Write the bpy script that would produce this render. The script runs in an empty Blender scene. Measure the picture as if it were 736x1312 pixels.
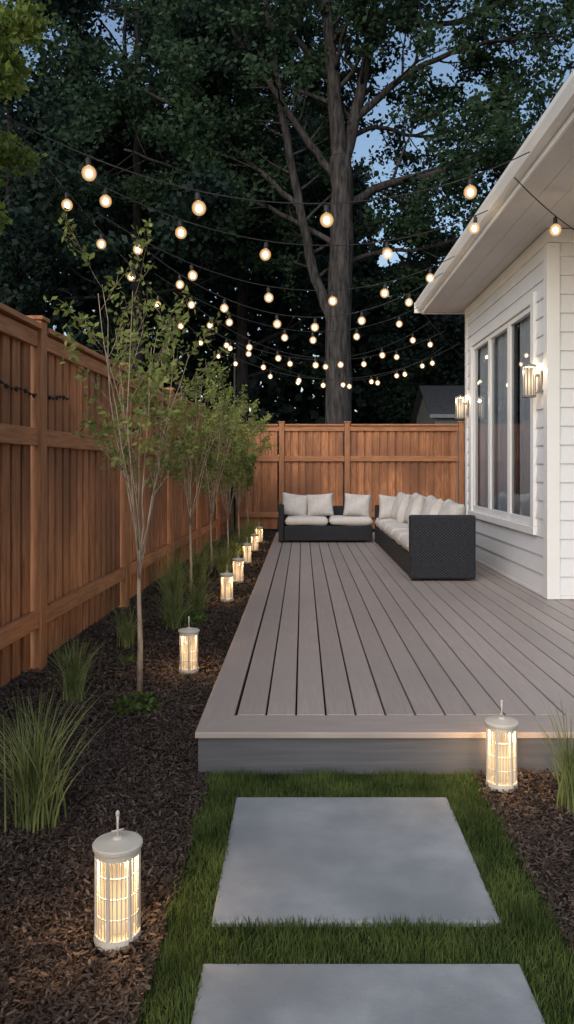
import bpy, math, random
import numpy as np
from mathutils import Vector, Matrix
random.seed(7)
RNG = np.random.default_rng(11)
SC = bpy.context.scene
COL = SC.collection

# ---------------------------------------------------------------- materials
def nt(name):
    m = bpy.data.materials.new(name); m.use_nodes = True
    t = m.node_tree; t.nodes.clear()
    return m, t, t.nodes, t.links

def mat(name, c1, c2=None, scale=8.0, stretch=(1,1,1), rough=0.6, bump=0.0, bscale=None,
        island=0.0, spec=0.4, detail=6.0, metallic=0.0, contrast=(0.35,0.65), c3=None, big=0.7, bdist=0.01):
    m, t, N, L = nt(name)
    out = N.new('ShaderNodeOutputMaterial'); p = N.new('ShaderNodeBsdfPrincipled')
    L.new(p.outputs[0], out.inputs[0])
    tc = N.new('ShaderNodeTexCoord'); mp = N.new('ShaderNodeMapping'); mp.inputs['Scale'].default_value = stretch
    L.new(tc.outputs['Object'], mp.inputs[0])
    vec = mp.outputs[0]
    geo = N.new('ShaderNodeNewGeometry')
    if island > 0:
        cmb = N.new('ShaderNodeVectorMath'); cmb.operation = 'ADD'
        mul = N.new('ShaderNodeMath'); mul.operation = 'MULTIPLY'; mul.inputs[1].default_value = 37.0
        L.new(geo.outputs['Random Per Island'], mul.inputs[0])
        L.new(mp.outputs[0], cmb.inputs[0]); L.new(mul.outputs[0], cmb.inputs[1])
        vec = cmb.outputs[0]
    nz = N.new('ShaderNodeTexNoise'); nz.inputs['Scale'].default_value = scale; nz.inputs['Detail'].default_value = detail
    nz.inputs['Roughness'].default_value = 0.6
    L.new(vec, nz.inputs['Vector'])
    rp = N.new('ShaderNodeValToRGB')
    rp.color_ramp.elements[0].position = contrast[0]; rp.color_ramp.elements[1].position = contrast[1]
    c2 = c2 or c1
    rp.color_ramp.elements[0].color = (*c1, 1); rp.color_ramp.elements[1].color = (*c2, 1)
    L.new(nz.outputs[0], rp.inputs[0])
    col = rp.outputs[0]
    if c3 is not None:
        n3 = N.new('ShaderNodeTexNoise'); n3.inputs['Scale'].default_value = big; n3.inputs['Detail'].default_value = 4
        L.new(tc.outputs['Object'], n3.inputs['Vector'])
        r3 = N.new('ShaderNodeValToRGB'); r3.color_ramp.elements[0].position = 0.42; r3.color_ramp.elements[1].position = 0.68
        L.new(n3.outputs[0], r3.inputs[0])
        mx = N.new('ShaderNodeMixRGB'); L.new(r3.outputs[0], mx.inputs[0]); L.new(col, mx.inputs[1]); mx.inputs[2].default_value = (*c3, 1)
        col = mx.outputs[0]
    if island > 0:
        hs = N.new('ShaderNodeHueSaturation')
        mr = N.new('ShaderNodeMapRange'); mr.inputs[3].default_value = 1 - island; mr.inputs[4].default_value = 1 + island
        L.new(geo.outputs['Random Per Island'], mr.inputs[0]); L.new(mr.outputs[0], hs.inputs['Value']); L.new(col, hs.inputs['Color'])
        col = hs.outputs[0]
    L.new(col, p.inputs['Base Color'])
    p.inputs['Roughness'].default_value = rough
    p.inputs['Metallic'].default_value = metallic
    p.inputs['Specular IOR Level'].default_value = spec
    if bump > 0:
        b = N.new('ShaderNodeBump'); b.inputs['Strength'].default_value = bump; b.inputs['Distance'].default_value = bdist
        if bscale:
            n2 = N.new('ShaderNodeTexNoise'); n2.inputs['Scale'].default_value = bscale; n2.inputs['Detail'].default_value = 5
            L.new(vec, n2.inputs['Vector']); L.new(n2.outputs[0], b.inputs['Height'])
        else:
            L.new(nz.outputs[0], b.inputs['Height'])
        L.new(b.outputs[0], p.inputs['Normal'])
    return m

def leafmat(name, dark, light, trans=0.35, rough=0.55, clump=1.2):
    m, t, N, L = nt(name)
    out = N.new('ShaderNodeOutputMaterial'); p = N.new('ShaderNodeBsdfPrincipled')
    tr = N.new('ShaderNodeBsdfTranslucent'); mx = N.new('ShaderNodeMixShader'); mx.inputs[0].default_value = trans
    geo = N.new('ShaderNodeNewGeometry'); tc = N.new('ShaderNodeTexCoord')
    nz = N.new('ShaderNodeTexNoise'); nz.inputs['Scale'].default_value = clump; L.new(tc.outputs['Object'], nz.inputs['Vector'])
    ad = N.new('ShaderNodeMath'); ad.operation = 'MULTIPLY_ADD'; ad.inputs[1].default_value = 0.40
    L.new(geo.outputs['Random Per Island'], ad.inputs[0])
    m2 = N.new('ShaderNodeMath'); m2.operation = 'MULTIPLY_ADD'; m2.inputs[1].default_value = 1.8; m2.inputs[2].default_value = -0.58
    L.new(nz.outputs[0], m2.inputs[0]); L.new(m2.outputs[0], ad.inputs[2])
    rp = N.new('ShaderNodeValToRGB'); rp.color_ramp.elements[0].color = (*dark, 1); rp.color_ramp.elements[1].color = (*light, 1)
    L.new(ad.outputs[0], rp.inputs[0])
    L.new(rp.outputs[0], p.inputs['Base Color']); L.new(rp.outputs[0], tr.inputs[0])
    p.inputs['Roughness'].default_value = rough; p.inputs['Specular IOR Level'].default_value = 0.12
    L.new(p.outputs[0], mx.inputs[1]); L.new(tr.outputs[0], mx.inputs[2]); L.new(mx.outputs[0], out.inputs[0])
    return m

def emit(name, col, s):
    m, t, N, L = nt(name)
    out = N.new('ShaderNodeOutputMaterial'); e = N.new('ShaderNodeEmission')
    e.inputs[0].default_value = (*col, 1); e.inputs[1].default_value = s
    L.new(e.outputs[0], out.inputs[0]); return m

def glowglass(name, col, s, transp, grad=None):
    m, t, N, L = nt(name)
    out = N.new('ShaderNodeOutputMaterial'); e = N.new('ShaderNodeEmission'); tr = N.new('ShaderNodeBsdfTransparent')
    mx = N.new('ShaderNodeMixShader'); mx.inputs[0].default_value = transp
    e.inputs[0].default_value = (*col, 1); e.inputs[1].default_value = s
    if grad:
        tc = N.new('ShaderNodeTexCoord'); sp = N.new('ShaderNodeSeparateXYZ'); L.new(tc.outputs['Object'], sp.inputs[0])
        a = N.new('ShaderNodeMath'); a.operation='SUBTRACT'; a.inputs[1].default_value=grad[0]; L.new(sp.outputs[2], a.inputs[0])
        b = N.new('ShaderNodeMath'); b.operation='ABSOLUTE'; L.new(a.outputs[0], b.inputs[0])
        r = N.new('ShaderNodeMapRange'); r.inputs[1].default_value=0; r.inputs[2].default_value=grad[1]; r.inputs[3].default_value=s*1.25; r.inputs[4].default_value=s*.55
        r.interpolation_type='SMOOTHSTEP'
        L.new(b.outputs[0], r.inputs[0]); L.new(r.outputs[0], e.inputs[1])
    L.new(e.outputs[0], mx.inputs[1]); L.new(tr.outputs[0], mx.inputs[2])
    L.new(mx.outputs[0], out.inputs[0])
    return m

def glassmat(name):
    m, t, N, L = nt(name)
    out = N.new('ShaderNodeOutputMaterial'); g = N.new('ShaderNodeBsdfGlossy'); tr = N.new('ShaderNodeBsdfTransparent')
    g.inputs['Roughness'].default_value = 0.0; tr.inputs[0].default_value = (.92, .94, .95, 1)
    f = N.new('ShaderNodeFresnel'); f.inputs[0].default_value = 1.4
    mx = N.new('ShaderNodeMixShader'); L.new(f.outputs[0], mx.inputs[0]); L.new(tr.outputs[0], mx.inputs[1]); L.new(g.outputs[0], mx.inputs[2])
    L.new(mx.outputs[0], out.inputs[0]); return m

def wickermat(name):
    m, t, N, L = nt(name)
    out = N.new('ShaderNodeOutputMaterial'); p = N.new('ShaderNodeBsdfPrincipled'); L.new(p.outputs[0], out.inputs[0])
    tc = N.new('ShaderNodeTexCoord')
    sep = N.new('ShaderNodeSeparateXYZ'); L.new(tc.outputs['Object'], sep.inputs[0])
    ad = N.new('ShaderNodeMath'); ad.operation = 'ADD'; L.new(sep.outputs[0], ad.inputs[0]); L.new(sep.outputs[1], ad.inputs[1])
    def s(inp, k, ph=0):
        a = N.new('ShaderNodeMath'); a.operation = 'MULTIPLY_ADD'; a.inputs[1].default_value = k; a.inputs[2].default_value = ph
        b = N.new('ShaderNodeMath'); b.operation = 'SINE'; L.new(inp, a.inputs[0]); L.new(a.outputs[0], b.inputs[0]); return b.outputs[0]
    mu = N.new('ShaderNodeMath'); mu.operation = 'MULTIPLY'
    L.new(s(ad.outputs[0], 170), mu.inputs[0]); L.new(s(sep.outputs[2], 210), mu.inputs[1])
    nz = N.new('ShaderNodeTexNoise'); nz.inputs['Scale'].default_value=30; L.new(tc.outputs['Object'], nz.inputs['Vector'])
    mm = N.new('ShaderNodeMath'); mm.operation='MULTIPLY_ADD'; mm.inputs[1].default_value=1.2; mm.inputs[2].default_value=-.6; L.new(nz.outputs[0],mm.inputs[0])
    aa = N.new('ShaderNodeMath'); aa.operation='ADD'; L.new(mu.outputs[0],aa.inputs[0]); L.new(mm.outputs[0],aa.inputs[1])
    rp = N.new('ShaderNodeValToRGB'); rp.color_ramp.elements[0].color = (.004,.0045,.006,1); rp.color_ramp.elements[1].color = (.042,.046,.058,1)
    rp.color_ramp.elements[0].position = .3; rp.color_ramp.elements[1].position = .85
    mr = N.new('ShaderNodeMapRange'); mr.inputs[1].default_value = -1; L.new(aa.outputs[0], mr.inputs[0]); L.new(mr.outputs[0], rp.inputs[0])
    L.new(rp.outputs[0], p.inputs['Base Color']); p.inputs['Roughness'].default_value = .6; p.inputs['Specular IOR Level'].default_value=.25
    b = N.new('ShaderNodeBump'); b.inputs['Strength'].default_value = .6; b.inputs['Distance'].default_value = .004
    L.new(mr.outputs[0], b.inputs['Height']); L.new(b.outputs[0], p.inputs['Normal'])
    return m

M_CEDAR = mat('cedar_boards', (.27,.104,.043), (.55,.24,.106), scale=7, stretch=(6,6,.55), rough=.62, bump=.25, island=.28, c3=(.23,.096,.046), big=.9)
M_CEDARD = mat('cedar_posts', (.26,.106,.044), (.44,.196,.088), scale=7, stretch=(6,6,.5), rough=.6, bump=.25, island=.1)
M_CEDARR = mat('cedar_rails', (.29,.116,.05), (.50,.225,.102), scale=7, stretch=(6,.5,6), rough=.6, bump=.25, island=.12)
M_DECK = mat('deck_composite', (.335,.292,.270), (.405,.355,.330), scale=9, stretch=(9,.45,1), rough=.45, bump=.15, island=.10, spec=.4, c3=(.335,.295,.275), big=.8, bdist=.003)
M_DECKX = mat('deck_composite_cross', (.335,.292,.270), (.405,.355,.330), scale=9, stretch=(.45,9,1), rough=.45, bump=.15, island=.10, spec=.4, bdist=.003)
M_FASCIA = mat('fascia_grey', (.085,.09,.105), (.115,.12,.135), scale=6, stretch=(.4,1,8), rough=.55, bump=.15, bdist=.003)
M_DARK = mat('gap_shade_black', (.01,.01,.01))
M_WHITE = mat('white_siding', (.75,.76,.775), (.81,.815,.825), scale=2.5, rough=.5, bump=.05, bscale=60, c3=(.71,.72,.74), big=.6)
M_TRIM = mat('white_trim', (.80,.80,.79), (.84,.84,.83), scale=3, rough=.4)
M_SOFFIT = mat('soffit_white', (.62,.60,.575), (.66,.64,.615), scale=3, rough=.55)
M_ROOF = mat('roof_shingle', (.03,.03,.035), (.08,.08,.085), scale=14, rough=.85, bump=.6)
M_CONC = mat('concrete_paver', (.22,.245,.262), (.37,.395,.415), scale=4, rough=.75, bump=.35, bscale=90, spec=.3, c3=(.215,.238,.255), big=2.3, contrast=(.3,.7), bdist=.004, detail=12)
M_MULCH = mat('mulch_ground', (.016,.014,.012), (.075,.058,.049), scale=55, rough=.95, bump=1.0, bscale=70, spec=.15, bdist=.03)
M_CHIP = mat('mulch_chips', (.026,.021,.018), (.13,.097,.080), scale=30, rough=.9, island=.6, spec=.15, contrast=(.3,.75))
M_GROUND = mat('ground_soil', (.018,.02,.012), (.045,.045,.025), scale=3, rough=.95, bump=.5, bscale=20, spec=.1)
M_SOIL = mat('lawn_soil', (.012,.02,.007), (.03,.045,.014), scale=30, rough=.95, spec=.1)
M_GRASS = leafmat('lawn_blades', (.032,.058,.017), (.15,.205,.062), .3, clump=5)
M_ORN = leafmat('ornamental_blades', (.075,.11,.035), (.34,.39,.16), .35, clump=6)
M_LYOUNG = leafmat('young_leaves', (.07,.115,.03), (.36,.40,.12), .4, clump=3)
M_LBIG = leafmat('mature_leaves', (.008,.024,.016), (.058,.105,.052), .35, clump=.45)
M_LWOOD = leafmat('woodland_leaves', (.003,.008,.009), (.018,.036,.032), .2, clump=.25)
M_LNEAR = leafmat('lit_tone_leaves', (.05,.09,.02), (.26,.33,.08), .4, clump=2)  # lit yellow-green look of the foliage put into the leaf colour
M_BARK = mat('bark', (.018,.017,.018), (.080,.074,.072), scale=3.5, stretch=(3,3,.5), rough=.9, bump=1.0, spec=.1, bdist=.06, contrast=(.35,.7))
M_BARKY = mat('young_bark', (.26,.18,.12), (.52,.42,.31), scale=18, stretch=(2,2,.5), rough=.8, bump=.4)
M_WICKER = wickermat('wicker')
M_CUSH = mat('cushion_fabric', (.58,.555,.52), (.67,.64,.605), scale=40, rough=.9, bump=.15, bscale=300, spec=.15, bdist=.002)
M_PIL = mat('pillow_fabric', (.47,.45,.425), (.62,.595,.57), scale=6, rough=.9, bump=.3, bscale=10, spec=.15, bdist=.015)
M_LANT = mat('lantern_frame', (.56,.51,.43), (.68,.62,.53), scale=6, stretch=(1,1,.5), rough=.5, bump=.05, bdist=.002)
M_METAL = mat('dark_metal', (.02,.02,.022), (.03,.03,.03), rough=.4, metallic=.6)
M_BRACKET = mat('bracket_grey', (.16,.16,.16), (.2,.2,.2), rough=.4)
M_BLACK = mat('black_rubber', (.02,.02,.02), rough=.6)
M_GLASS = glassmat('window_glass')
M_CURT = mat('curtain_fabric', (.75,.76,.77), (.84,.85,.86), scale=4, stretch=(1,1,.1), rough=.9)
M_ROOM = mat('room_wall', (.10,.10,.10), (.12,.12,.12), rough=.9)
M_CORE = emit('bulb_core', (1,.72,.42), 85)
M_SHELL = glowglass('bulb_glow_glass', (1,.60,.28), 1.35, .74)
M_CANDLE = emit('candle_glow', (1,.72,.40), 1.4)
M_DIFF = glowglass('lantern_paper', (1,.66,.34), .98, .16, grad=(.125,.13))
M_SCON = glowglass('sconce_glass', (1,.76,.50), 1.15, .14, grad=(0,.13))
M_FARW = mat('far_wall', (.16,.17,.18), (.2,.21,.22), rough=.8)
M_LB2=leafmat('shaded_leaves',(.004,.012,.011),(.030,.056,.042),.25,clump=.4)  # darker leaves for background trees, shade put into the colour
M_BARKD=mat('shaded_bark', (.008,.008,.009), (.03,.028,.028), scale=3.5, stretch=(3,3,.5), rough=.9, bump=1.0, spec=.1, bdist=.06)  # copy of the bark with shade put into its colours

# ---------------------------------------------------------------- mesh helpers
class G:
    def __init__(s): s.v = []; s.f = []
    def add(s, vs, fs):
        o = len(s.v); s.v += [tuple(p) for p in vs]; s.f += [tuple(i + o for i in f) for f in fs]
    def box(s, x0, x1, y0, y1, z0, z1):
        s.add([(x0,y0,z0),(x1,y0,z0),(x1,y1,z0),(x0,y1,z0),(x0,y0,z1),(x1,y0,z1),(x1,y1,z1),(x0,y1,z1)],
              [(0,3,2,1),(4,5,6,7),(0,1,5,4),(1,2,6,5),(2,3,7,6),(3,0,4,7)])
    def lathe(s, prof, n=16, c=(0,0,0), caps=True):
        vs = []; fs = []
        for r, z in prof:
            for i in range(n):
                a = 2*math.pi*i/n; vs.append((c[0]+r*math.cos(a), c[1]+r*math.sin(a), c[2]+z))
        for k in range(len(prof)-1):
            for i in range(n):
                j = (i+1) % n; fs.append((k*n+i, k*n+j, (k+1)*n+j, (k+1)*n+i))
        if caps: fs.append(tuple(reversed(range(n)))); fs.append(tuple((len(prof)-1)*n+i for i in range(n)))
        s.add(vs, fs)
    def tube(s, pts, rad, n=6):
        pts = [Vector(p) for p in pts]; vs = []; fs = []
        up = Vector((0.31, 0.87, 0.2)).normalized()
        for k, p in enumerate(pts):
            d = (pts[min(k+1, len(pts)-1)] - pts[max(k-1, 0)])
            if d.length < 1e-9: d = Vector((0,0,1))
            d.normalize()
            a = d.cross(up)
            if a.length < 1e-3: a = d.cross(Vector((1,0,0)))
            a.normalize(); b = d.cross(a)
            for i in range(n):
                t = 2*math.pi*i/n
                vs.append(p + (a*math.cos(t) + b*math.sin(t))*rad[k])
        for k in range(len(pts)-1):
            for i in range(n):
                j = (i+1) % n; fs.append((k*n+i, k*n+j, (k+1)*n+j, (k+1)*n+i))
        fs.append(tuple(reversed(range(n)))); fs.append(tuple((len(pts)-1)*n+i for i in range(n)))
        s.add(vs, fs)

def tag(o, label=None, category=None, group=None, kind=None):
    if label: o['label'] = label
    if category: o['category'] = category
    if group: o['group'] = group
    if kind: o['kind'] = kind
    return o

def empty(name, loc, label, category, group=None, rot=0):
    e = bpy.data.objects.new(name, None); e.location = loc; e.rotation_euler = (0,0,rot); e.empty_display_size = .2
    COL.objects.link(e); tag(e, label, category, group); return e

def finish(o, m, smooth, bevel, parent):
    o.data.materials.append(m)
    if smooth: o.data.polygons.foreach_set('use_smooth', [True]*len(o.data.polygons))
    COL.objects.link(o)
    if parent: o.parent = parent
    if bevel:
        b = o.modifiers.new('bevel', 'BEVEL'); b.width = bevel; b.segments = 2; b.limit_method = 'ANGLE'
    return o

def mk(name, g, m, parent=None, off=(0,0,0), smooth=False, bevel=0):
    me = bpy.data.meshes.new(name)
    ox, oy, oz = off
    me.from_pydata([(a-ox, b-oy, c-oz) for a, b, c in g.v], [], g.f); me.update()
    return finish(bpy.data.objects.new(name, me), m, smooth, bevel, parent)

def mkq(name, V, m, parent=None, off=(0,0,0), smooth=False, faces=None):
    V = np.asarray(V, dtype=np.float32) - np.asarray(off, dtype=np.float32)
    if faces is None: faces = np.arange(len(V), dtype=np.int32).reshape(-1, 4)
    faces = np.asarray(faces, dtype=np.int32)
    me = bpy.data.meshes.new(name); me.vertices.add(len(V)); me.vertices.foreach_set('co', V.ravel())
    me.loops.add(faces.size); me.loops.foreach_set('vertex_index', faces.ravel())
    me.polygons.add(len(faces)); me.polygons.foreach_set('loop_start', np.arange(0, faces.size, 4, dtype=np.int32))
    me.polygons.foreach_set('loop_total', np.full(len(faces), 4, dtype=np.int32))
    me.update(calc_edges=True); me.validate()
    return finish(bpy.data.objects.new(name, me), m, smooth, 0, parent)

def leaves(C, size, rng, flat=0.0, aspect=.5, droop=.2):
    n = len(C); size = np.broadcast_to(size, (n,))
    d = rng.normal(size=(n,3)); d[:,2] -= droop; d[:,2] *= (1-flat*.5); d /= np.linalg.norm(d, axis=1)[:,None]
    r = rng.normal(size=(n,3)); r[:,2] *= (1-flat)
    s = np.cross(d, r); s /= (np.linalg.norm(s, axis=1)[:,None]+1e-9)
    L = size[:,None]
    q = np.stack([C - d*L*.5, C + s*L*aspect*.5 - d*L*.05, C + d*L*.5, C - s*L*aspect*.5 - d*L*.05], axis=1)
    return q.reshape(-1, 3)

def blades(base, h, w, lean, rng, seg=2, curl=1.0):
    n = len(base); ang = rng.uniform(0, 2*np.pi, n)
    dirv = np.stack([np.cos(ang), np.sin(ang), np.zeros(n)], 1)
    wa = rng.uniform(0, 2*np.pi, n); wd = np.stack([np.cos(wa), np.sin(wa), np.zeros(n)], 1)
    Vs = []
    for k in range(seg+1):
        t = k/seg
        p = base + dirv*(lean*(t**(1+curl)))[:,None]
        p = p + np.stack([np.zeros(n), np.zeros(n), h*(t - .18*curl*(lean/h)*t**3)], 1)
        ww = (w*(1 - t**1.6)*.5 + w*.04)[:,None]
        Vs.append(p - wd*ww); Vs.append(p + wd*ww)
    V = np.stack(Vs, 1).reshape(-1, 3)
    st = 2*(seg+1); f = []
    b = np.arange(n)*st
    for k in range(seg):
        f.append(np.stack([b+2*k, b+2*k+1, b+2*k+3, b+2*k+2], 1))
    return V, np.concatenate(f)

# ---------------------------------------------------------------- ground, beds, lawn, pavers
g = G(); g.add([(-200,-60,-.01),(200,-60,-.01),(200,340,-.01),(-200,340,-.01)], [(0,1,2,3)])
tag(mk('ground', g, M_GROUND), 'dark soil ground around the garden', 'ground', kind='structure')
g = G()
def sheet(x0,x1,y0,y1,z,n=1): g.add([(x0,y0,z),(x1,y0,z),(x1,y1,z),(x0,y1,z)], [(0,1,2,3)])
sheet(-1.95,-.42,.5,3.56,0); sheet(-1.95,-.47,3.56,17.45,0); sheet(.775,6,.5,3.56,0); sheet(-.47,6,15.0,17.45,0)
tag(mk('mulch_bed', g, M_MULCH), 'dark brown shredded bark mulch bed beside the fence', 'mulch bed', kind='structure')
g = G(); sheet(-.42,.775,.5,3.56,.004)
tag(mk('lawn', g, M_SOIL), 'narrow green lawn strip around the pavers', 'lawn', kind='structure')

def chips(n, x0, x1, y0, y1, s0, s1):
    r = RNG; C = np.stack([r.uniform(x0,x1,n), r.uniform(y0,y1,n), r.uniform(.002,.024,n)],1)
    C[:,2] += .012*np.sin(C[:,0]*7+C[:,1]*3)*np.sin(C[:,1]*5)+.008
    a = r.uniform(0,2*np.pi,n); tl = r.normal(0,.38,n)
    d = np.stack([np.cos(a)*np.cos(tl), np.sin(a)*np.cos(tl), np.sin(tl)],1)
    s = np.cross(d, r.normal(0,.3,(n,3))+np.array([0,0,1])); s /= np.linalg.norm(s,axis=1)[:,None]
    L = r.uniform(s0,s1,n)[:,None]; W = L*r.uniform(.14,.42,n)[:,None]
    return np.stack([C-d*L*.5-s*W*.35, C-d*L*.45+s*W*.5, C+d*L*.5+s*W*.3, C+d*L*.4-s*W*.5],1).reshape(-1,3)
ch = np.concatenate([chips(80000,-1.9,-.41,1.6,4.2,.007,.030), chips(36000,-1.95,-.5,4.2,8,.014,.042), chips(16000,-1.9,-.5,8,16,.025,.06),
                     chips(28000,.765,1.9,1.7,3.54,.007,.030)])
tag(mkq('mulch', ch, M_CHIP), 'loose dark bark chips covering the planting beds', 'mulch', kind='stuff')

for (y0,y1,lab) in ((2.375,3.275,'square blue-grey concrete paver set in grass before the deck'),(1.25,2.175,'square blue-grey concrete paver at the start of the path')):
    g = G(); g.box(-.278,.605,y0,y1,-.03,.022)
    o = mk('paving_slab', g, M_CONC, bevel=.006); tag(o, lab, 'paving slab', group='concrete pavers in the lawn')

n = 75000
bx = RNG.uniform(-.44,.795,n); by = RNG.uniform(1.3,3.54,n)
pad = ((bx>-.272)&(bx<.599)&(((by>2.381)&(by<3.269))|(by<2.169)))
bx = bx[~pad]; by = by[~pad]; n = len(bx)
wig = .012*np.sin(by*11)+.008*np.sin(by*29+1)
edge = np.minimum(bx+.43+wig, .785-bx+wig)
keep = (edge>.02)|(RNG.uniform(size=n)<.2); bx=bx[keep]; by=by[keep]; n=len(bx)
hn = .030 + .007*np.sin(bx*17+by*9) + RNG.uniform(-.013,.014,n)
V,F = blades(np.stack([bx,by,np.full(n,.003)],1), hn, RNG.uniform(.002,.0042,n), RNG.uniform(.0,.024,n), RNG, seg=3)
tag(mkq('lawn_grass', V, M_GRASS, faces=F), 'short green lawn grass edging the pavers', 'grass', kind='stuff')

# ---------------------------------------------------------------- deck
DX0, DX1, DY0, DY1, DZ = -.49, 6.0, 3.545, 14.6, .2
dk = empty('wooden_deck', (DX0,DY0,0), 'low grey-brown composite deck with dark grey fascia', 'deck')
off = tuple(dk.location)
g = G(); x = -.318; pitch=.1455
while x < DX1:
    g.box(x, x+pitch-.0095, DY0+.260, DY1-.01, DZ-.025, DZ); x += pitch
mk('floor', g, M_DECK, dk, off, bevel=.003)
g = G()
g.add([(DX0,DY0,DZ-.028),(DX1,DY0,DZ-.028),(DX1,DY0+.25,DZ-.028),(DX0+.16,DY0+.25,DZ-.028),(DX0,DY0,DZ),(DX1,DY0,DZ),(DX1,DY0+.25,DZ),(DX0+.16,DY0+.25,DZ)],
      [(0,3,2,1),(4,5,6,7),(0,1,5,4),(1,2,6,5),(2,3,7,6),(3,0,4,7)])
mk('border', g, M_DECKX, dk, off, bevel=.004)
g = G()
g.add([(DX0,DY0+.004,DZ-.028),(DX0+.158,DY0+.254,DZ-.028),(DX0+.158,DY1,DZ-.028),(DX0,DY1,DZ-.028),(DX0,DY0+.004,DZ),(DX0+.158,DY0+.254,DZ),(DX0+.158,DY1,DZ),(DX0,DY1,DZ)],
      [(0,3,2,1),(4,5,6,7),(0,1,5,4),(1,2,6,5),(2,3,7,6),(3,0,4,7)])
mk('border', g, M_DECK, dk, off, bevel=.004)
for bxs in ((DX0+.012,DX1,DY0+.02,DY0+.045,-.02,DZ-.031),(DX0+.012,DX0+.037,DY0+.048,DY1,-.02,DZ-.031),(DX0+.05,DX1,DY1-.03,DY1-.012,-.02,DZ-.031)):
    g = G(); g.box(*bxs); mk('fascia', g, M_FASCIA, dk, off, bevel=.003)
g = G(); g.box(DX0+.05,DX1,DY0+.06,DY1-.04,DZ-.09,DZ-.06)
mk('gap_shade_sheet', g, M_DARK, dk, off)  # black sheet added as the shade seen through the board gaps

# ---------------------------------------------------------------- fences
FH = 2.42
def fence(root, posts, end0, end1, boards_seed):
    rr = random.Random(boards_seed)
    for p in posts:
        g = G(); g.box(-.055,.062,p-.06,p+.06,-.05,FH+.0)
        g.box(-.07,.077,p-.075,p+.075,FH+.002,FH+.03)
        mk('post', g, M_CEDARD, root, bevel=.006)
    pts = [end0]+posts+[end1]
    for a, b in zip(pts[:-1], pts[1:]):
        a2 = a+.062 if a in posts else a; b2 = b-.062 if b in posts else b
        if b2-a2 < .15: continue
        g = G()
        nb = max(1, round((b2-a2)/.178)); pt = (b2-a2)/nb
        for i in range(nb):
            y = a2 + i*pt
            g.box(-.022+rr.uniform(-.002,.002), rr.uniform(-.002,.003), y+.02, y+pt-.034, .04, 2.345)
            g.box(-.046,-.027, max(a2,y-.05), y+.04, .04, 2.345)
        mk('panel', g, M_CEDAR, root, bevel=.004)
        c0=a2+.001 if a not in posts else a2+.016; c1=b2-.001 if b not in posts else b2-.016
        for bxs in ((.005,.045,a2+.001,b2-.001,1.555,1.675),(.005,.045,a2+.001,b2-.001,.30,.42),(.005,.04,a2+.001,b2-.001,2.235,2.34),(-.07,.075,c0,c1,2.352,2.39)):
            g = G(); g.box(*bxs); mk('rail', g, M_CEDARR, root, bevel=.004)
fl = empty('wooden_fence', (-1.93,2,0), 'tall warm cedar board fence running along the mulch bed', 'fence', rot=-.0213)
fence(fl, [-1.37,1.03,3.43,5.83,8.23,10.63,13.03], -2.5, 15.5, 3)
fb = empty('wooden_fence', (-1.55,17.5,0), 'tall cedar board fence closing off the end of the garden', 'fence', rot=-math.pi/2)
fence(fb, [1.08,2.55,5.1,7.7], 0.05, 10.2, 5)
g = G(); pts=[]
for i in range(25):
    t=i/24; pts.append((-1.845+.001*i, 4.2+1.9*t, 1.97-.02*t-.05*math.sin(math.pi*t)+.01*math.sin(t*30)))
g.tube(pts,[.006]*25,5)
for i in range(1,24):
    p=pts[i]; s=.012 if i%2 else .018
    g.lathe([(.002,-s),(s*.7,-s*.3),(s*.8,s*.3),(.002,s)],6,(p[0]+.004,p[1],p[2]-.006))
tag(mk('garland', g, M_BLACK), 'thin dark garland cable draped across the cedar fence', 'garland')

# ---------------------------------------------------------------- house
HX, HY0, HY1, HT = 2.26, 7.14, 10.70, 3.58
hs = empty('house', (HX,HY0,0), 'white lap-sided house with wide eaves beside the deck', 'house'); off = tuple(hs.location)
def siding(g, axis, X, a0, a1, z0, z1, h=.172, base=.24):
    z = base
    while z < z1:
        za, zb = max(z,z0), min(z+h, z1)
        if zb > za+.002:
            oa = .004+.018*(1-(za-z)/h); ob = .004+.018*(1-(zb-z)/h)
            def P(o,a,zz): return (X-o,a,zz) if axis=='x' else (a,X-o,zz)
            vs=[P(oa,a0,za),P(oa,a1,za),P(ob,a1,zb),P(ob,a0,zb),P(0,a0,za),P(0,a1,za)]
            g.add(vs,[(0,1,2,3),(4,5,1,0)])
        z += h
WY0,WY1,WZ0,WZ1 = 7.60,10.27,.86,3.0
g = G()
siding(g,'x',HX,HY0+.0,WY0,.24,3.46); siding(g,'x',HX,WY1,HY1,.24,3.46)
siding(g,'x',HX,WY0,WY1,.24,WZ0); siding(g,'x',HX,WY0,WY1,WZ1,3.46)
g.box(HX+.002,HX+.12,HY0+.13,WY0,.0,HT); g.box(HX+.002,HX+.12,WY1,HY1,.0,HT); g.box(HX+.002,HX+.12,WY0,WY1,0,WZ0); g.box(HX+.002,HX+.12,WY0,WY1,WZ1,HT)
mk('wall', g, M_WHITE, hs, off)
g = G(); siding(g,'y',HY0,HX+.0,8.0,.24,3.46); g.box(HX+.002,8.0,HY0+.002,HY0+.12,0,HT)
mk('wall', g, M_WHITE, hs, off)
g = G(); g.box(HX+.002,8.0,HY1-.12,HY1,0,HT)
mk('wall', g, M_WHITE, hs, off)
g = G(); g.box(8.002,8.1,HY0,HY1,0,HT); mk('wall', g, M_WHITE, hs, off)
g = G(); g.box(HX-.032,HX+.085,HY0-.032,HY0+.085,.205,3.455)
g.box(HX-.032,HX+.0,HY1-.09,HY1+.02,.205,3.455)
g.box(HX-.034,HX+.0,HY0-.034,HY1+.02,3.46,HT)
g.box(HX+.001,8.0,HY0-.034,HY0,3.46,HT)
g.box(HX-.028,HX-.001,HY0+.087,HY1-.092,.205,.238)
g.box(HX+.087,8.0,HY0-.028,HY0-.001,.205,.238)
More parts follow.
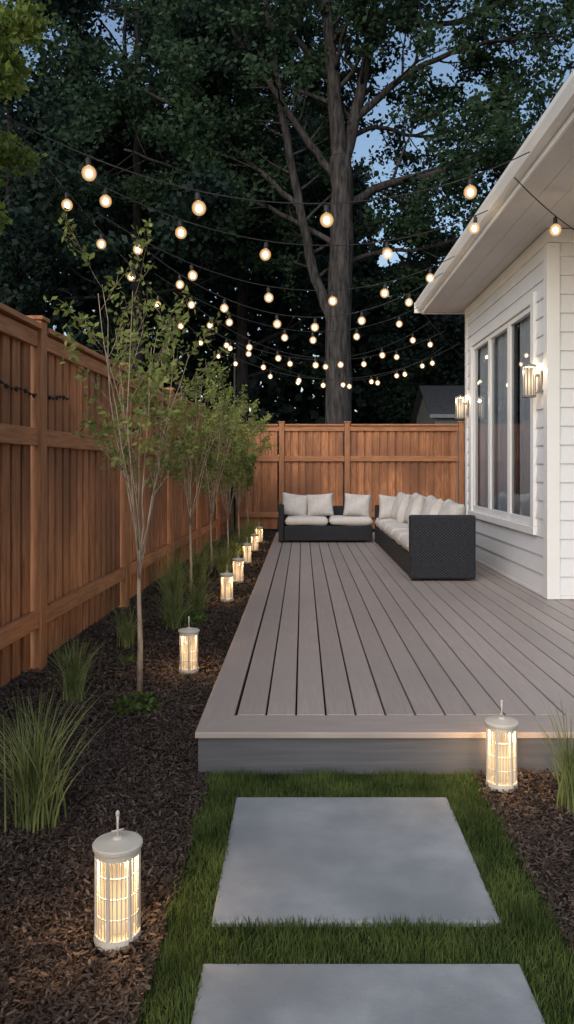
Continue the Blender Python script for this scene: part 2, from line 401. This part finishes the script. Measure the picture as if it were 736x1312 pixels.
mk('corner_trim', g, M_TRIM, hs, off, bevel=.004)
g = G(); g.box(HX+.2,7.9,HY0+.2,HY1-.2,.19,.22); g.box(4.6,4.66,HY0+.14,HY1-.13,.23,HT-.02)
mk('interior', g, M_ROOM, hs, off)
wn = G(); c=.10
wn.box(HX-.045,HX+.06,WY0-c,WY0,WZ0-.02,WZ1+c); wn.box(HX-.045,HX+.06,WY1,WY1+c,WZ0-.02,WZ1+c)
wn.box(HX-.045,HX+.06,WY0+.001,WY1-.001,WZ1,WZ1+c); wn.box(HX-.052,HX+.06,WY0-c-.02,WY1+c+.02,WZ0-.10,WZ0-.022)
mk_w = mk('window', wn, M_TRIM, hs, off, bevel=.004)
fr = G(); W3=(WY1-WY0)/3
for k in range(3):
    a=WY0+k*W3; b=a+W3
    s=.055
    fr.box(HX-.02,HX+.035,a+.004,a+s,WZ0-.018,WZ1-.004); fr.box(HX-.02,HX+.035,b-s,b-.004,WZ0-.018,WZ1-.004)
    fr.box(HX-.02,HX+.035,a+s+.001,b-s-.001,WZ1-s,WZ1-.004); fr.box(HX-.02,HX+.035,a+s+.001,b-s-.001,WZ0-.018,WZ0+s)
mk('frame', fr, M_TRIM, mk_w, off, bevel=.003)
gl = G()
for k in range(3):
    a=WY0+k*W3+.05; b=WY0+(k+1)*W3-.05
    gl.add([(HX+.002,a,WZ0+.04),(HX+.002,b,WZ0+.04),(HX+.002,b,WZ1-.05),(HX+.002,a,WZ1-.05)],[(0,3,2,1)])
mk('pane', gl, M_GLASS, mk_w, off)
def curtain(a,b):
    cu=G(); vs=[];fs=[]
    n=int((b-a)*90)
    for i in range(n+1):
        y=a+(b-a)*i/n; xx=HX+.078+.022*math.sin(y*46)+.008*math.sin(y*21+1)
        vs+= [(xx,y,WZ0-.1),(xx,y,WZ1+.02)]
    for i in range(n): fs.append((2*i,2*i+2,2*i+3,2*i+1))
    cu.add(vs,fs)
    mk('curtain', cu, M_CURT, mk_w, off, smooth=True)
curtain(WY0+.03,WY0+.70); curtain(WY0+.86,WY0+1.78); curtain(WY0+1.84,WY1-.02)
# roof
RX=1.70
rf = G()
RY0,RY1=3.9,11.02
rf.add([(RX-.09,RY0,3.735),(5.4,RY0,5.35),(5.4,RY1,5.35),(RX-.09,RY1,3.735),(RX-.09,RY0,3.775),(5.4,RY0,5.39),(5.4,RY1,5.39),(RX-.09,RY1,3.775)],
       [(0,3,2,1),(4,5,6,7),(0,1,5,4),(1,2,6,5),(2,3,7,6),(3,0,4,7)])
rf.add([(9.1,RY0,3.735),(5.402,RY0,5.35),(5.402,RY1,5.35),(9.1,RY1,3.735),(9.1,RY0,3.775),(5.402,RY0,5.39),(5.402,RY1,5.39),(9.1,RY1,3.775)],
       [(0,1,2,3),(4,7,6,5),(0,4,5,1),(1,5,6,2),(2,6,7,3),(3,7,4,0)])
roof = mk('roof', rf, M_ROOF, hs, off)
sf = G(); x=RX
while x<8.8:
    sf.box(x+.0012,x+.1988,RY0+.02,RY1-.02,3.60-.012,3.60); x+=.2
sf.box(RX,8.95,RY0+.02,RY1-.02,3.603,3.615)
mk('soffit', sf, M_SOFFIT, roof, off, bevel=.0015)
gb = G()
gb.add([(RX,RY0-.004,3.62),(9.0,RY0-.004,3.62),(5.4,RY0-.004,5.34)],[(0,1,2)]); gb.add([(RX,RY1+.004,3.62),(9.0,RY1+.004,3.62),(5.4,RY1+.004,5.34)],[(0,2,1)])
gb.box(RX-.02,RX-.002,RY0,RY1,3.575,3.73); gb.box(RX,9,RY1-.018,RY1+.002,3.575,3.70); gb.box(RX,9,RY0-.002,RY0+.018,3.575,3.70)
mk('gable', gb, M_TRIM, roof, off)
prof=[(RX-.022,3.62),(RX-.06,3.62),(RX-.085,3.635),(RX-.095,3.66),(RX-.112,3.70),(RX-.115,3.735),(RX-.105,3.742),(RX-.100,3.735),(RX-.085,3.67),(RX-.05,3.635),(RX-.022,3.635)]
gt=G(); n=len(prof)
vs=[(p[0],RY0-.02,p[1]) for p in prof]+[(p[0],RY1+.03,p[1]) for p in prof]
gt.add(vs,[(i,(i+1)%n,n+(i+1)%n,n+i) for i in range(n)]+[tuple(reversed(range(n))),tuple(range(n,2*n))])
gt.box(RX-.118,RX-.02,RY1+.031,RY1+.036,3.60,3.745)
mk('gutter', gt, M_TRIM, roof, off)

# neighbour house
nb = empty('house', (4.9,31,0), 'small distant grey house with dark shingle roof beyond the fence', 'house'); o2=tuple(nb.location)
g=G(); g.box(5.25,9.5,31,36,-.05,3.65); g.add([(5.25,31,3.652),(5.25,36,3.652),(5.25,33.5,4.8)],[(0,1,2)]); mk('wall', g, M_FARW, nb, o2)
g=G(); g.add([(5.0,30.6,3.5),(9.9,30.6,3.5),(9.9,33.5,4.95),(5.0,33.5,4.95),(5.0,36.5,3.5),(9.9,36.5,3.5)],[(0,1,2,3),(3,2,5,4)])
g.add([(5.0,30.6,3.42),(9.9,30.6,3.42),(9.9,33.5,4.87),(5.0,33.5,4.87),(5.0,36.5,3.42),(9.9,36.5,3.42)],[(3,2,1,0),(4,5,2,3)])
mk('roof', g, M_ROOF, nb, o2)
g=G(); g.box(4.98,9.9,30.56,30.598,3.38,3.52); mk('trim', g, M_FARW, nb, o2)

def lamp_light(name, loc, power, col=(1,.62,.32), r=.03, parent=None):
    l = bpy.data.lights.new(name, 'POINT'); l.energy=power; l.color=col; l.shadow_soft_size=r
    o = bpy.data.objects.new(name, l); o.location=loc; COL.objects.link(o)
    if parent: o.parent=parent
    return o
sg1=G(); sg1.box(-.014,0,-.05,.05,-.10,.10); sg1.box(-.045,-.015,-.014,.014,.04,.065)
sfme=G()
cx=-.108
for i in range(12):
    a=2*math.pi*i/12; X=cx+.059*math.cos(a); Y=.059*math.sin(a)
    sfme.tube([(X,Y,-.138),(X,Y,.138)],[.0055,.0055],6)
sfme.lathe([(.010,.130),(.064,.131),(.067,.134),(.067,.150),(.03,.158),(.012,.172),(.002,.174)],20,(cx,0,0)); sfme.lathe([(.01,-.160),(.04,-.158),(.067,-.152),(.067,-.136),(.01,-.134)],20,(cx,0,0))
sgl=G(); sgl.lathe([(.049,-.133),(.049,.130)],20,(cx,0,0),caps=False)
scr=G(); scr.lathe([(.012,-.10),(.016,0),(.012,.07)],10,(cx,0,0))
base=None
for (y,z) in ((7.34,2.22),(10.56,2.22)):
    r = empty('wall_lamp', (HX-.022,y,z), 'ribbed glass cylinder lamp glowing on white siding', 'wall lamp', 'lanterns on the house wall')
    if base is None:
        ps=[mk('bracket',sg1,M_BRACKET,r), mk('frame',sfme,M_BRACKET,r), mk('glass',sgl,M_SCON,r,smooth=True), mk('light_bulb',scr,M_CANDLE,r)]
        base=ps
    else:
        for p in base:
            q=p.copy(); q.parent=r; COL.objects.link(q)
    lamp_light('lamp_light',(-.108,0,.09),34,(1,.70,.44),.02,r)

# ---------------------------------------------------------------- ground lanterns
R=.060
cage=G(); NB=30
for i in range(NB):
    a=2*math.pi*i/NB; cx,cy=R*math.cos(a),R*math.sin(a); w=.0021 if i%5 else .0068
    cage.tube([(cx,cy,.012),(cx,cy,.272)],[w,w],6)
for z in (.085,.145,.205):
    cage.lathe([(R-.002,z-.0014),(R+.0015,z-.0014),(R+.0015,z+.0014),(R-.002,z+.0014),(R-.002,z-.0014)],28,caps=False)
cage.lathe([(R-.004,.254),(R+.005,.254),(R+.005,.272),(R-.004,.272),(R-.004,.254)],28,caps=False)
bs=G(); bs.lathe([(R-.002,0),(R+.007,.0),(R+.009,.012),(R+.006,.028),(R-.004,.028)],32)
tp=G(); tp.lathe([(R-.01,.272),(R+.009,.272),(R+.012,.274),(R+.013,.283),(R+.009,.287),(.040,.292),(.016,.297),(.012,.303),(.001,.304)],40)
fn=G(); fn.tube([(0,0,.300),(0,0,.340),(.0,0,.366)],[.0038,.0034,.005],8)
fn.lathe([(.001,.360),(.006,.364),(.006,.374),(.001,.379)],8)
fn.tube([(-.018,0,.318),(.018,0,.321)],[.0026,.0026],6)
pp=G(); pp.lathe([(R-.008,.016),(R-.008,.270)],32,caps=False)
cd=G(); cd.lathe([(.024,.016),(.025,.10),(.023,.15),(.018,.165),(.001,.17)],20)
lan=[(-.545,2.30),(.867,3.40),(-.775,5.32),(-.79,8.15),(-.785,9.5),(-.81,11.4),(-.80,13.0),(-.81,14.6)]
first=None
for i,(x,y) in enumerate(lan):
    lab = 'cylindrical pale slatted garden lantern glowing on dark mulch'
    if i==1: lab='cylindrical pale slatted lantern glowing beside the deck step'
    r=empty('garden_lantern',(x,y,.014),lab,'lantern','lit lanterns along the garden bed',rot=i*.7+.3)
    if first is None:
        first=[mk('cage',cage,M_LANT,r), mk('base',bs,M_LANT,r), mk('lid',tp,M_LANT,r), mk('finial',fn,M_LANT,r,smooth=True), mk('shade',pp,M_DIFF,r,smooth=True), mk('candle',cd,M_CANDLE,r,smooth=True)]
    else:
        for p in first:
            q=p.copy(); q.parent=r; COL.objects.link(q)
    lamp_light('lantern_light',(0,0,.225),44,(1,.60,.28),.02,r)

# ---------------------------------------------------------------- sofas
def pillow(W,H,T,n=18,pinch=.07,pw=4,e=.5,seed=0):
    rr=random.Random(seed); ph=[rr.uniform(0,6) for _ in range(4)]
    g=G()
    for side in (1,-1):
        vs=[];fs=[]
        for i in range(n+1):
            for j in range(n+1):
                u=-1+2*i/n; v=-1+2*j/n
                u=math.copysign(abs(u)**.8,u); v=math.copysign(abs(v)**.8,v)
                t=T*.5*max(0,(1-abs(u)**pw)*(1-abs(v)**pw))**e
                t*=1+.12*math.sin(u*3+ph[0])*math.sin(v*3+ph[1])
                xx=u*W/2*(1-pinch*(1-v*v)); zz=v*H/2*(1-pinch*(1-u*u))
                vs.append((xx,side*t,zz))
        for i in range(n):
            for j in range(n):
                a=i*(n+1)+j; q=(a,a+n+1,a+n+2,a+1)
                fs.append(q if side<0 else q[::-1])
        g.add(vs,fs)
    return g
def place(name,g,m,parent,loc,rot,label=None):
    me=bpy.data.meshes.new(name); me.from_pydata(g.v,[],g.f); me.update()
    o=bpy.data.objects.new(name,me); o.location=loc; o.rotation_euler=rot
    finish(o,m,True,0,parent)
    w=o.modifiers.new('weld','WELD'); w.merge_threshold=.0008
    if label: o['label']=label
    return o
s1=empty('outdoor_sofa',(-.39,12.55,DZ),'dark wicker outdoor sofa with cream cushions on the deck','sofa')
g=G(); g.box(.09,1.52,.03,.78,.03,.27); g.box(.09,1.52,.70,.80,.272,.56)
mk('base',g,M_WICKER,s1,bevel=.015)
g=G(); g.box(0,.085,0,.80,.02,.60); mk('armrest',g,M_WICKER,s1,bevel=.015)
for k in range(2):
    place('seat_cushion',pillow(.71,.66,.14,pinch=0,pw=10,e=.35,seed=k),M_CUSH,s1,(.455+.72*k,.36,.340),(math.pi/2,0,0))
for k,(px,rz,ry) in enumerate(((.26,.15,.14),(.68,-.1,-.07),(1.30,-.12,.06))):
    place('pillow',pillow(.46,.40,.18,seed=10+k),M_PIL,s1,(px,.50-.03*k,.585),(-.32,ry,rz))
s2=empty('outdoor_sofa',(1.14,8.28,DZ),'long dark wicker outdoor sofa with cream cushions and pillows','sofa')
LN=4.1
g=G(); g.box(.02,.60,.125,LN-.125,.03,.27); g.box(.58,.70,.125,LN-.125,.03,.60)
mk('base',g,M_WICKER,s2,bevel=.015)
for a in (0,LN-.12):
    g=G(); g.box(0,.70,a,a+.12,.02,.70 if a==0 else .62); mk('armrest',g,M_WICKER,s2,bevel=.02)
for k in range(5):
    place('seat_cushion',pillow(.60,.765,.16,pinch=0,pw=10,e=.35,seed=20+k),M_CUSH,s2,(.29,.515+.77*k,.355),(math.pi/2,0,0))
for k,(yy,xx,rz,tl,zz) in enumerate(((.42,.50,.15,.10,.615),(.80,.42,-.25,-.18,.60),(1.36,.46,.2,.14,.62),(1.80,.36,-.3,-.2,.60),(2.45,.44,.25,.12,.62),(2.90,.34,-.25,-.1,.60),(3.4,.36,.3,.08,.61))):
    place('pillow',pillow(.50,.46,.20,seed=30+k),M_PIL,s2,(xx,yy,zz),(-.3,tl,math.pi/2*-1+rz))
place('pillow',pillow(.44,.40,.17,seed=44),M_PIL,s2,(.24,3.72,.59),(-.30,.1,.15))

# ---------------------------------------------------------------- trees
def grow(rng, G_, tips, start, d, length, rad, depth, maxd, nchild, spread, wander, up, lf=.65, sides=6, segs=6, childfrom=.3):
    p=np.array(start,float); d=np.array(d,float); d/=np.linalg.norm(d)
    pts=[p.copy()]; rs=[rad]; dirs=[d.copy()]
    for k in range(segs):
        d=d+rng.normal(0,wander,3)+np.array([0,0,up]); d/=np.linalg.norm(d)
        p=p+d*length/segs; pts.append(p.copy()); dirs.append(d.copy()); rs.append(rad*(1-.75*(k+1)/segs))
    G_.tube(pts,rs,sides if depth<2 else 4)
    if depth>=maxd:
        for k in range(1,len(pts)): tips.append(pts[k])
        return
    if depth==maxd-1:
        for k in range(len(pts)//2,len(pts)): tips.append(pts[k])
    for c in range(nchild):
        t=childfrom+(1-childfrom)*(c+rng.uniform(.2,.9))/nchild
        k=min(int(t*segs),segs-1); f=t*segs-k
        q=pts[k]*(1-f)+pts[k+1]*f
        r=rng.normal(0,1,3); r-=dirs[k]*np.dot(r,dirs[k]); r/=np.linalg.norm(r)
        nd=dirs[k]+r*spread
        grow(rng,G_,tips,q,nd,length*lf*rng.uniform(.75,1.2)*(1-.35*t),max(rs[k]*.55,.0014),depth+1,maxd,nchild,spread,wander,up,lf,sides,max(3,segs-1),.2)

def cluster(tips, n, sig, rng, flat=.7):
    T=np.array(tips); idx=rng.integers(0,len(T),n)
    C=T[idx]+rng.normal(0,1,(n,3))*np.array([sig,sig,sig*flat])
    return C

def young(x,y,h,spread,nl,seed,trunkh,label,ls=.055,ns=7,cs=.62,aspect=.5,lo=.55,cf=.12):
    rng=np.random.default_rng(seed); g=G(); tips=[]
    root=empty('young_tree',(x,y,0),label,'tree','young trees planted along the fence')
    th=trunkh
    g.tube([(0,0,-.02),(.006,.0,th*.35),(-.005,.01,th*.7),(0,0,th)],[.020,.016,.013,.010],8)
    for k in range(ns):
        a=2*math.pi*k/ns+rng.uniform(-.4,.4); t=rng.uniform(.15,1)*spread
        s=(0,0,th*rng.uniform(.80,1.0))
        dr=(math.cos(a)*t,math.sin(a)*t,1.0)
        grow(rng,g,tips,s,dr,(h-th)*rng.uniform(lo,.98),.0068,0,2,5,cs,.07,.05,lf=.36,sides=5,segs=7,childfrom=cf)
    mk('trunk',g,M_BARKY,root,smooth=True)
    C=cluster(tips,nl,.03,rng)
    mkq('crown',leaves(C,rng.uniform(ls*.6,ls*1.3,len(C)),rng,flat=.3,aspect=aspect),M_LYOUNG,root)
    return root
young(-1.0,4.78,2.72,.40,1900,21,.90,'slender young tree with sparse green leaves in mulch',ls=.048,ns=10,cs=.8,lo=.7,cf=.2)
young(-1.25,8.7,2.65,.26,1900,22,.95,'leafy young tree in mulch beside the cedar fence',ls=.046,lo=.7)
young(-1.22,10.4,2.65,.26,2200,23,.80,'leafy young tree in mulch beside the cedar fence',ls=.05,lo=.7)
young(-1.15,12.0,2.7,.28,2500,24,.75,'leafy young tree in mulch beside the cedar fence',ls=.054,lo=.65)
young(-1.12,13.7,2.7,.30,2600,25,.7,'leafy young tree in mulch beside the cedar fence',ls=.056)
young(-1.08,15.4,2.6,.34,2600,26,.7,'leafy young tree in mulch beside the cedar fence',ls=.06)

def clump(x,y,h,r,n,seed,label='tuft of long green ornamental grass in mulch',w=.007):
    rng=np.random.default_rng(seed)
    a=rng.uniform(0,6.28,n); rr=np.abs(rng.normal(0,r*.18,n))
    b=np.stack([rr*np.cos(a),rr*np.sin(a),np.zeros(n)],1)
    hh=h*rng.uniform(.45,1.08,n)
    V,F=blades(b,hh,rng.uniform(w*.5,w,n),r*rng.uniform(.15,1.25,n)*(.6+.4*hh/h),rng,seg=6,curl=1.0)
    o=mkq('ornamental_grass',V,M_ORN,faces=F,smooth=True); o.location=(x,y,0)
    tag(o,label,'plant','ornamental grasses in the planting bed'); return o
clump(-1.03,3.0,.54,.24,300,1,'large tuft of long green ornamental grass in mulch',w=.008)
clump(-1.36,4.65,.42,.20,200,2)
clump(-1.37,6.1,.36,.2,170,3)
clump(-1.12,6.75,.40,.24,190,4)
clump(-1.30,7.9,.52,.30,230,5); clump(-1.02,7.6,.40,.26,180,6); clump(-1.45,8.8,.55,.3,220,25)
clump(-1.25,9.4,.55,.32,240,7); clump(-1.0,9.9,.5,.28,220,8); clump(-1.3,11.0,.55,.32,220,9)
clump(-1.0,11.3,.52,.28,210,10); clump(-1.0,12.6,.55,.3,210,11); clump(-1.0,13.9,.55,.3,200,12); clump(-1.0,15.1,.58,.3,200,13)
clump(1.09,3.18,.46,.15,110,14,'thin tuft of ornamental grass beside the deck step')
def low(x,y,r,h,n,seed):
    rng=np.random.default_rng(seed)
    a=rng.uniform(0,6.28,n); q=np.sqrt(rng.uniform(0,1,n))*r
    C=np.stack([q*np.cos(a),q*np.sin(a),rng.uniform(.01,h,n)*(1-q/r*.6)],1)
    o=mkq('low_plant',leaves(C,rng.uniform(.03,.055,n),rng,flat=.3,aspect=.45),M_LOW); o.location=(x,y,0)
    tag(o,'low green leafy ground plant growing in mulch','plant','low plants in the bed')
M_LOW=leafmat('low_leaves',(.03,.06,.015),(.14,.2,.06),.3,clump=6)
low(-.95,4.5,.15,.13,230,1); low(-1.05,7.0,.20,.2,500,2); low(-1.25,5.6,.1,.08,100,3)

def pathlimb(g, pts, r0, r1, rng, n=6, sides=10, wob=.05):
    P=[np.array(p,float) for p in pts]; out=[]
    m=len(P)
    for k in range(m-1):
        p0=P[max(k-1,0)];p1=P[k];p2=P[k+1];p3=P[min(k+2,m-1)]
        for i in range(n):
            t=i/n
            q=.5*((2*p1)+(-p0+p2)*t+(2*p0-5*p1+4*p2-p3)*t*t+(-p0+3*p1-3*p2+p3)*t**3)
            out.append(q+rng.normal(0,wob*.4,3))
    out.append(P[-1]); rs=[r0+(r1-r0)*(k/(len(out)-1)) for k in range(len(out))]
    g.tube(out,rs,sides); return out,rs

rng=np.random.default_rng(77)
bt=empty('oak_tree',(1.12,24,0),'tall mature tree with forked dark trunk and airy crown','tree')
g=G(); tips=[]
main,mr=pathlimb(g,[(0,0,-.1),(0,0,2),(-.02,0,5),(.08,0,8.5),(.05,.1,11)],.46,.33,rng,sides=14,wob=.03)
limbs=[
 ([(.05,.1,10.8),(-.15,0,13),(-.35,.2,16),(-.3,.3,20)],.28,.10),
 ([(.05,.1,10.6),(.55,.3,12.5),(1.0,.2,15),(1.5,.5,19)],.24,.08),
 ([(.06,0,9.3),(1.4,.6,10.3),(3.3,.4,10.7),(5.6,-.2,11.2),(8,-.4,11)],.16,.04),
 ([(0,0,5.5),(-.7,.1,7.2),(-1.3,.3,10),(-1.9,.4,13.5),(-2.4,.2,17)],.19,.08),
 ([(.0,.1,10.2),(-1.1,.3,11.8),(-2.3,.2,13.5),(-3.8,-.3,15.5)],.14,.05),
 ([(.05,0,8.2),(-1.8,.6,9.4),(-4,.5,10.4),(-6.5,-.5,11)],.10,.03),
 ([(.3,.2,12),(2.0,.4,13.6),(4.3,.3,14.6),(7,.5,15)],.13,.04),
 ([(-.3,.1,13.5),(-1.9,.6,15.4),(-4.5,1,16.8)],.12,.04),
 ([(.8,.2,14.5),(2.6,-.2,16.4),(5.2,-.5,17.6)],.12,.04),
 ([(0,.1,7.6),(1.3,1.0,8.3),(3.0,1.4,8.6),(5.0,1.4,9.4)],.09,.03),
 ([(-1.2,.3,9.5),(-2.6,.4,10.8),(-4.6,.2,12.4),(-7,.2,13.4)],.10,.04),
 ([(1.2,.2,15.5),(3.5,.2,15.2),(6.0,.0,16.2),(8.5,0,16.5)],.10,.04),
 ([(.4,.4,11.8),(1.4,1.2,12.4),(2.8,1.6,12.3),(4.8,1.6,12.8)],.09,.03),
]
for pts,r0,r1 in limbs:
    o,rs=pathlimb(g,pts,r0,r1,rng)
    L=len(o)
    nb_=int(5+1.3*L/2)
    for c in range(nb_):
        k=int(L*(.26+.74*(c+.5)/nb_)); k=min(k,L-2)
        d=o[k+1]-o[k]; d/=np.linalg.norm(d)
        r=rng.normal(0,1,3); r[2]*=.6; r[1]=abs(r[1])*.8 if abs(o[k][0])<1.6 and o[k][2]<13 else r[1]
        r-=d*np.dot(r,d); r/=np.linalg.norm(r)
        grow(rng,g,tips,o[k],d*.6+r*.9,rng.uniform(1.6,3.0),rs[k]*.42,0,2,4,.8,.12,.0,lf=.55,sides=5,segs=5)
mk('trunk',g,M_BARK,bt,smooth=True)
C=cluster(tips,72000,.20,rng,flat=.5)
k_=(np.abs(C[:,0])<.75)&(C[:,2]<11)&(C[:,1]<.4); C=C[~k_]
mkq('crown',leaves(C,rng.uniform(.10,.23,len(C)),rng,flat=.5,aspect=.62),M_LBIG,bt)

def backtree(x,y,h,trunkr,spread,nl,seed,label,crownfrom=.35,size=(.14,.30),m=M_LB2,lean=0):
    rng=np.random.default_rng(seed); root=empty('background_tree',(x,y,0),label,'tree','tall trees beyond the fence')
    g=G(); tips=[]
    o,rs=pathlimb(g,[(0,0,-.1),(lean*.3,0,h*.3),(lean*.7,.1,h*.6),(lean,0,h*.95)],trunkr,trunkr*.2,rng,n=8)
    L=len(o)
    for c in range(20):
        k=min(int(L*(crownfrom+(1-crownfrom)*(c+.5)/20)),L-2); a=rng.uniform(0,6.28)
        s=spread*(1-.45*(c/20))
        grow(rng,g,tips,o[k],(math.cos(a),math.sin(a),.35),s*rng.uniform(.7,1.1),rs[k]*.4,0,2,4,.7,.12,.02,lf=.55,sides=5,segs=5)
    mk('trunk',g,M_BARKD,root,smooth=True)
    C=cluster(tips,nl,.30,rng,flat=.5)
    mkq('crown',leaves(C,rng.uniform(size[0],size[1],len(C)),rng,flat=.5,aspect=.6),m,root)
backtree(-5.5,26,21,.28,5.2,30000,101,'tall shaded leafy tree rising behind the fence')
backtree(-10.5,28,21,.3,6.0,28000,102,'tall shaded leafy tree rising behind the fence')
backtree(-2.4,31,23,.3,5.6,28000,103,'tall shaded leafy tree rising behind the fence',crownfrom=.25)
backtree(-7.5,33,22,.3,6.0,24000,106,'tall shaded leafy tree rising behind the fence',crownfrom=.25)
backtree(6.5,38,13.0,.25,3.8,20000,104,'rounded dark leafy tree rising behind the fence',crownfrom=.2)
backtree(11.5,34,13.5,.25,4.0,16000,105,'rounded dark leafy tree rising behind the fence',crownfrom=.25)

# nearby tree reaching over the fence
rng=np.random.default_rng(9); nr=empty('garden_tree',(-2.05,4.7,0),'light green leafy tree reaching over the cedar fence','tree'); g=G(); tips=[]
o,rs=pathlimb(g,[(0,0,-.1),(-.04,0,1.5),(.0,0,3.0),(.04,0,4.9)],.05,.02,rng,n=6,sides=8,wob=.012)
for c in range(26):
    f=(c+.5)/26; k=min(int(len(o)*(.64+.36*f)),len(o)-2); a=rng.uniform(-2.2,2.2)
    grow(rng,g,tips,o[k],(math.cos(a),math.sin(a),.1),rng.uniform(.20,.34)+.24*f,.010,0,2,4,.7,.12,-.04,lf=.45,sides=5,segs=5)
mk('trunk',g,M_BARK,nr,smooth=True)
C=cluster(tips,9500,.05,rng); mkq('crown',leaves(C,rng.uniform(.035,.07,len(C)),rng,flat=.3,aspect=.6),M_LNEAR,nr)

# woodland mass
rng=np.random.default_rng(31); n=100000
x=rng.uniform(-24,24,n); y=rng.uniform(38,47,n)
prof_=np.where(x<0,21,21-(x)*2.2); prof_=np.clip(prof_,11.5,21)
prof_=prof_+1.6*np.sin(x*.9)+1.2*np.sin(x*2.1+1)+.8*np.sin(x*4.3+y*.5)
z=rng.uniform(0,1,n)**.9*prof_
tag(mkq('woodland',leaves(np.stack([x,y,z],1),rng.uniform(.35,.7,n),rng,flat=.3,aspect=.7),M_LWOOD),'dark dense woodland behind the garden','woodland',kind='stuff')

# ---------------------------------------------------------------- string lights
sk=G(); sk.tube([(0,0,.006),(0,0,-.012)],[.004,.004],6); sk.lathe([(.008,-.012),(.016,-.016),(.018,-.058),(.015,-.064)],10)
sh=G()
for (ra,rb) in ((.045,.047),(.037,.039),(.029,.032)):  # inner shells added so the painted halo fades softly around the core
    pr=[]
    for k in range(13):
        a=math.pi*k/12; pr.append((max(.0015,ra*math.sin(a)),-.110+rb*math.cos(a)))
    sh.lathe(pr,16)
co=G(); pr=[]
for k in range(7):
    a=math.pi*k/6; pr.append((max(.001,.019*math.sin(a)),-.112+.024*math.cos(a)))
co.lathe(pr,8)
bulbmesh=None
def strand(L,Rr,sag,us,label='black festoon cable with warm glowing globe bulbs overhead'):
    global bulbmesh
    L=Vector(L);Rr=Vector(Rr)
    root=empty('string_light',L,label,'string lights','festoon lights strung over the deck')
    def at(u):
        p=L.lerp(Rr,u); p.z-=4*sag*u*(1-u); return p-L
    g=G(); g.tube([at(i/40) for i in range(41)],[.0042]*41,6); mk('wire',g,M_BLACK,root)
    for u in us:
        loc=at(u); tilt=(random.uniform(-.12,.12),random.uniform(-.12,.12),0)
        if bulbmesh is None:
            b=mk('light_bulb',sh,M_SHELL,root,smooth=True); s=mk('socket',sk,M_BLACK,b,smooth=True); c_=mk('filament',co,M_CORE,b,smooth=True); bulbmesh=(b,s,c_)
        else:
            b=bulbmesh[0].copy(); COL.objects.link(b); b.parent=root
            for q in bulbmesh[1:]:
                q2=q.copy(); q2.parent=b; COL.objects.link(q2)
        b.location=loc; b.rotation_euler=tilt
def even(n,a,b): return [a+(b-a)*(i+.5)/n+random.uniform(-.03,.03) for i in range(n)]
strand((-2.25,4.6,3.78),(1.60,5.5,3.63),.57,[.24,.41,.625,.885])
strand((-2.0,5.8,3.80),(1.60,6.75,3.63),.50,[.14,.29,.475,.75,.97])
strand((-1.85,7.0,3.70),(1.60,8.2,3.63),.52,[.10,.235,.44,.62,.78,.92])
strand((-1.80,8.2,3.82),(1.60,8.9,3.63),.66,even(6,.06,.98))
strand((-1.75,9.2,3.70),(1.60,10.8,3.63),.50,even(6,.03,.98))
strand((-1.70,10.6,3.80),(1.95,11.9,3.64),.72,even(7,.03,.98))
strand((-1.65,12.3,3.66),(2.35,12.8,3.66),.52,even(7,.02,.98))
strand((-1.60,13.0,3.80),(2.65,14.6,3.68),.78,even(8,.04,.98))
strand((-1.58,14.6,3.62),(2.85,14.2,3.67),.60,even(7,.03,.97))
strand((-2.0,4.3,3.80),(-1.52,17.2,3.80),.26,[.16,.235,.32,.42,.53,.66,.82])
strand((1.60,5.9,3.60),(3.6,7.05,3.35),.28,[.19,.46,.7])
g=G(); g.tube([(1.6,10.95,3.68),(2.6,14,3.66),(3.6,17.2,3.74)],[.004]*3,5)
tag(mk('support_cable',g,M_BLACK),'thin black steel cable between roof eave and pole','cable')
for (x,y) in ((-1.50,17.25),(3.62,17.25)):
    g=G(); g.tube([(0,0,-.05),(0,0,3.9)],[.025,.022],10); g.lathe([(.03,3.9),(.03,3.93),(.005,3.95)],10)
    o=mk('light_pole',g,M_METAL); o.location=(x,y,0); tag(o,'slim dark metal pole holding the festoon cables','pole',group='poles for the festoon lights')

# ---------------------------------------------------------------- world, sun, camera
EL=math.radians(32); AZ=math.radians(205)
w=bpy.data.worlds.new("World"); SC.world=w; w.use_nodes=True; N=w.node_tree.nodes; Lk=w.node_tree.links
bg=N['Background']; sky=N.new('ShaderNodeTexSky'); sky.sky_type='NISHITA'; sky.sun_disc=False
sky.sun_elevation=EL; sky.sun_rotation=AZ; sky.air_density=1.2; sky.dust_density=1.5
Lk.new(sky.outputs[0],bg.inputs[0]); bg.inputs[1].default_value=.15
sl=bpy.data.lights.new('sun','SUN'); sl.energy=2.1; sl.angle=math.radians(70); sl.color=(1,.93,.87)
so=bpy.data.objects.new('sun',sl); COL.objects.link(so)
dv=Vector((math.sin(AZ)*math.cos(EL), math.cos(AZ)*math.cos(EL), math.sin(EL)))
so.rotation_euler=dv.to_track_quat('Z','Y').to_euler(); so.location=(0,-5,10)

cam=bpy.data.cameras.new('camera'); co_=bpy.data.objects.new('camera',cam); COL.objects.link(co_)
co_.location=(0,0,1.4); co_.rotation_euler=(math.pi/2,0,0)
cam.sensor_fit='VERTICAL'; cam.sensor_height=24; cam.lens=1000/1312*24
cam.shift_x=-20/1312; cam.shift_y=-56/1312; cam.clip_end=1000; cam.clip_start=.05
SC.camera=co_
SC.view_settings.view_transform='Standard'; SC.view_settings.look='None'; SC.view_settings.exposure=0
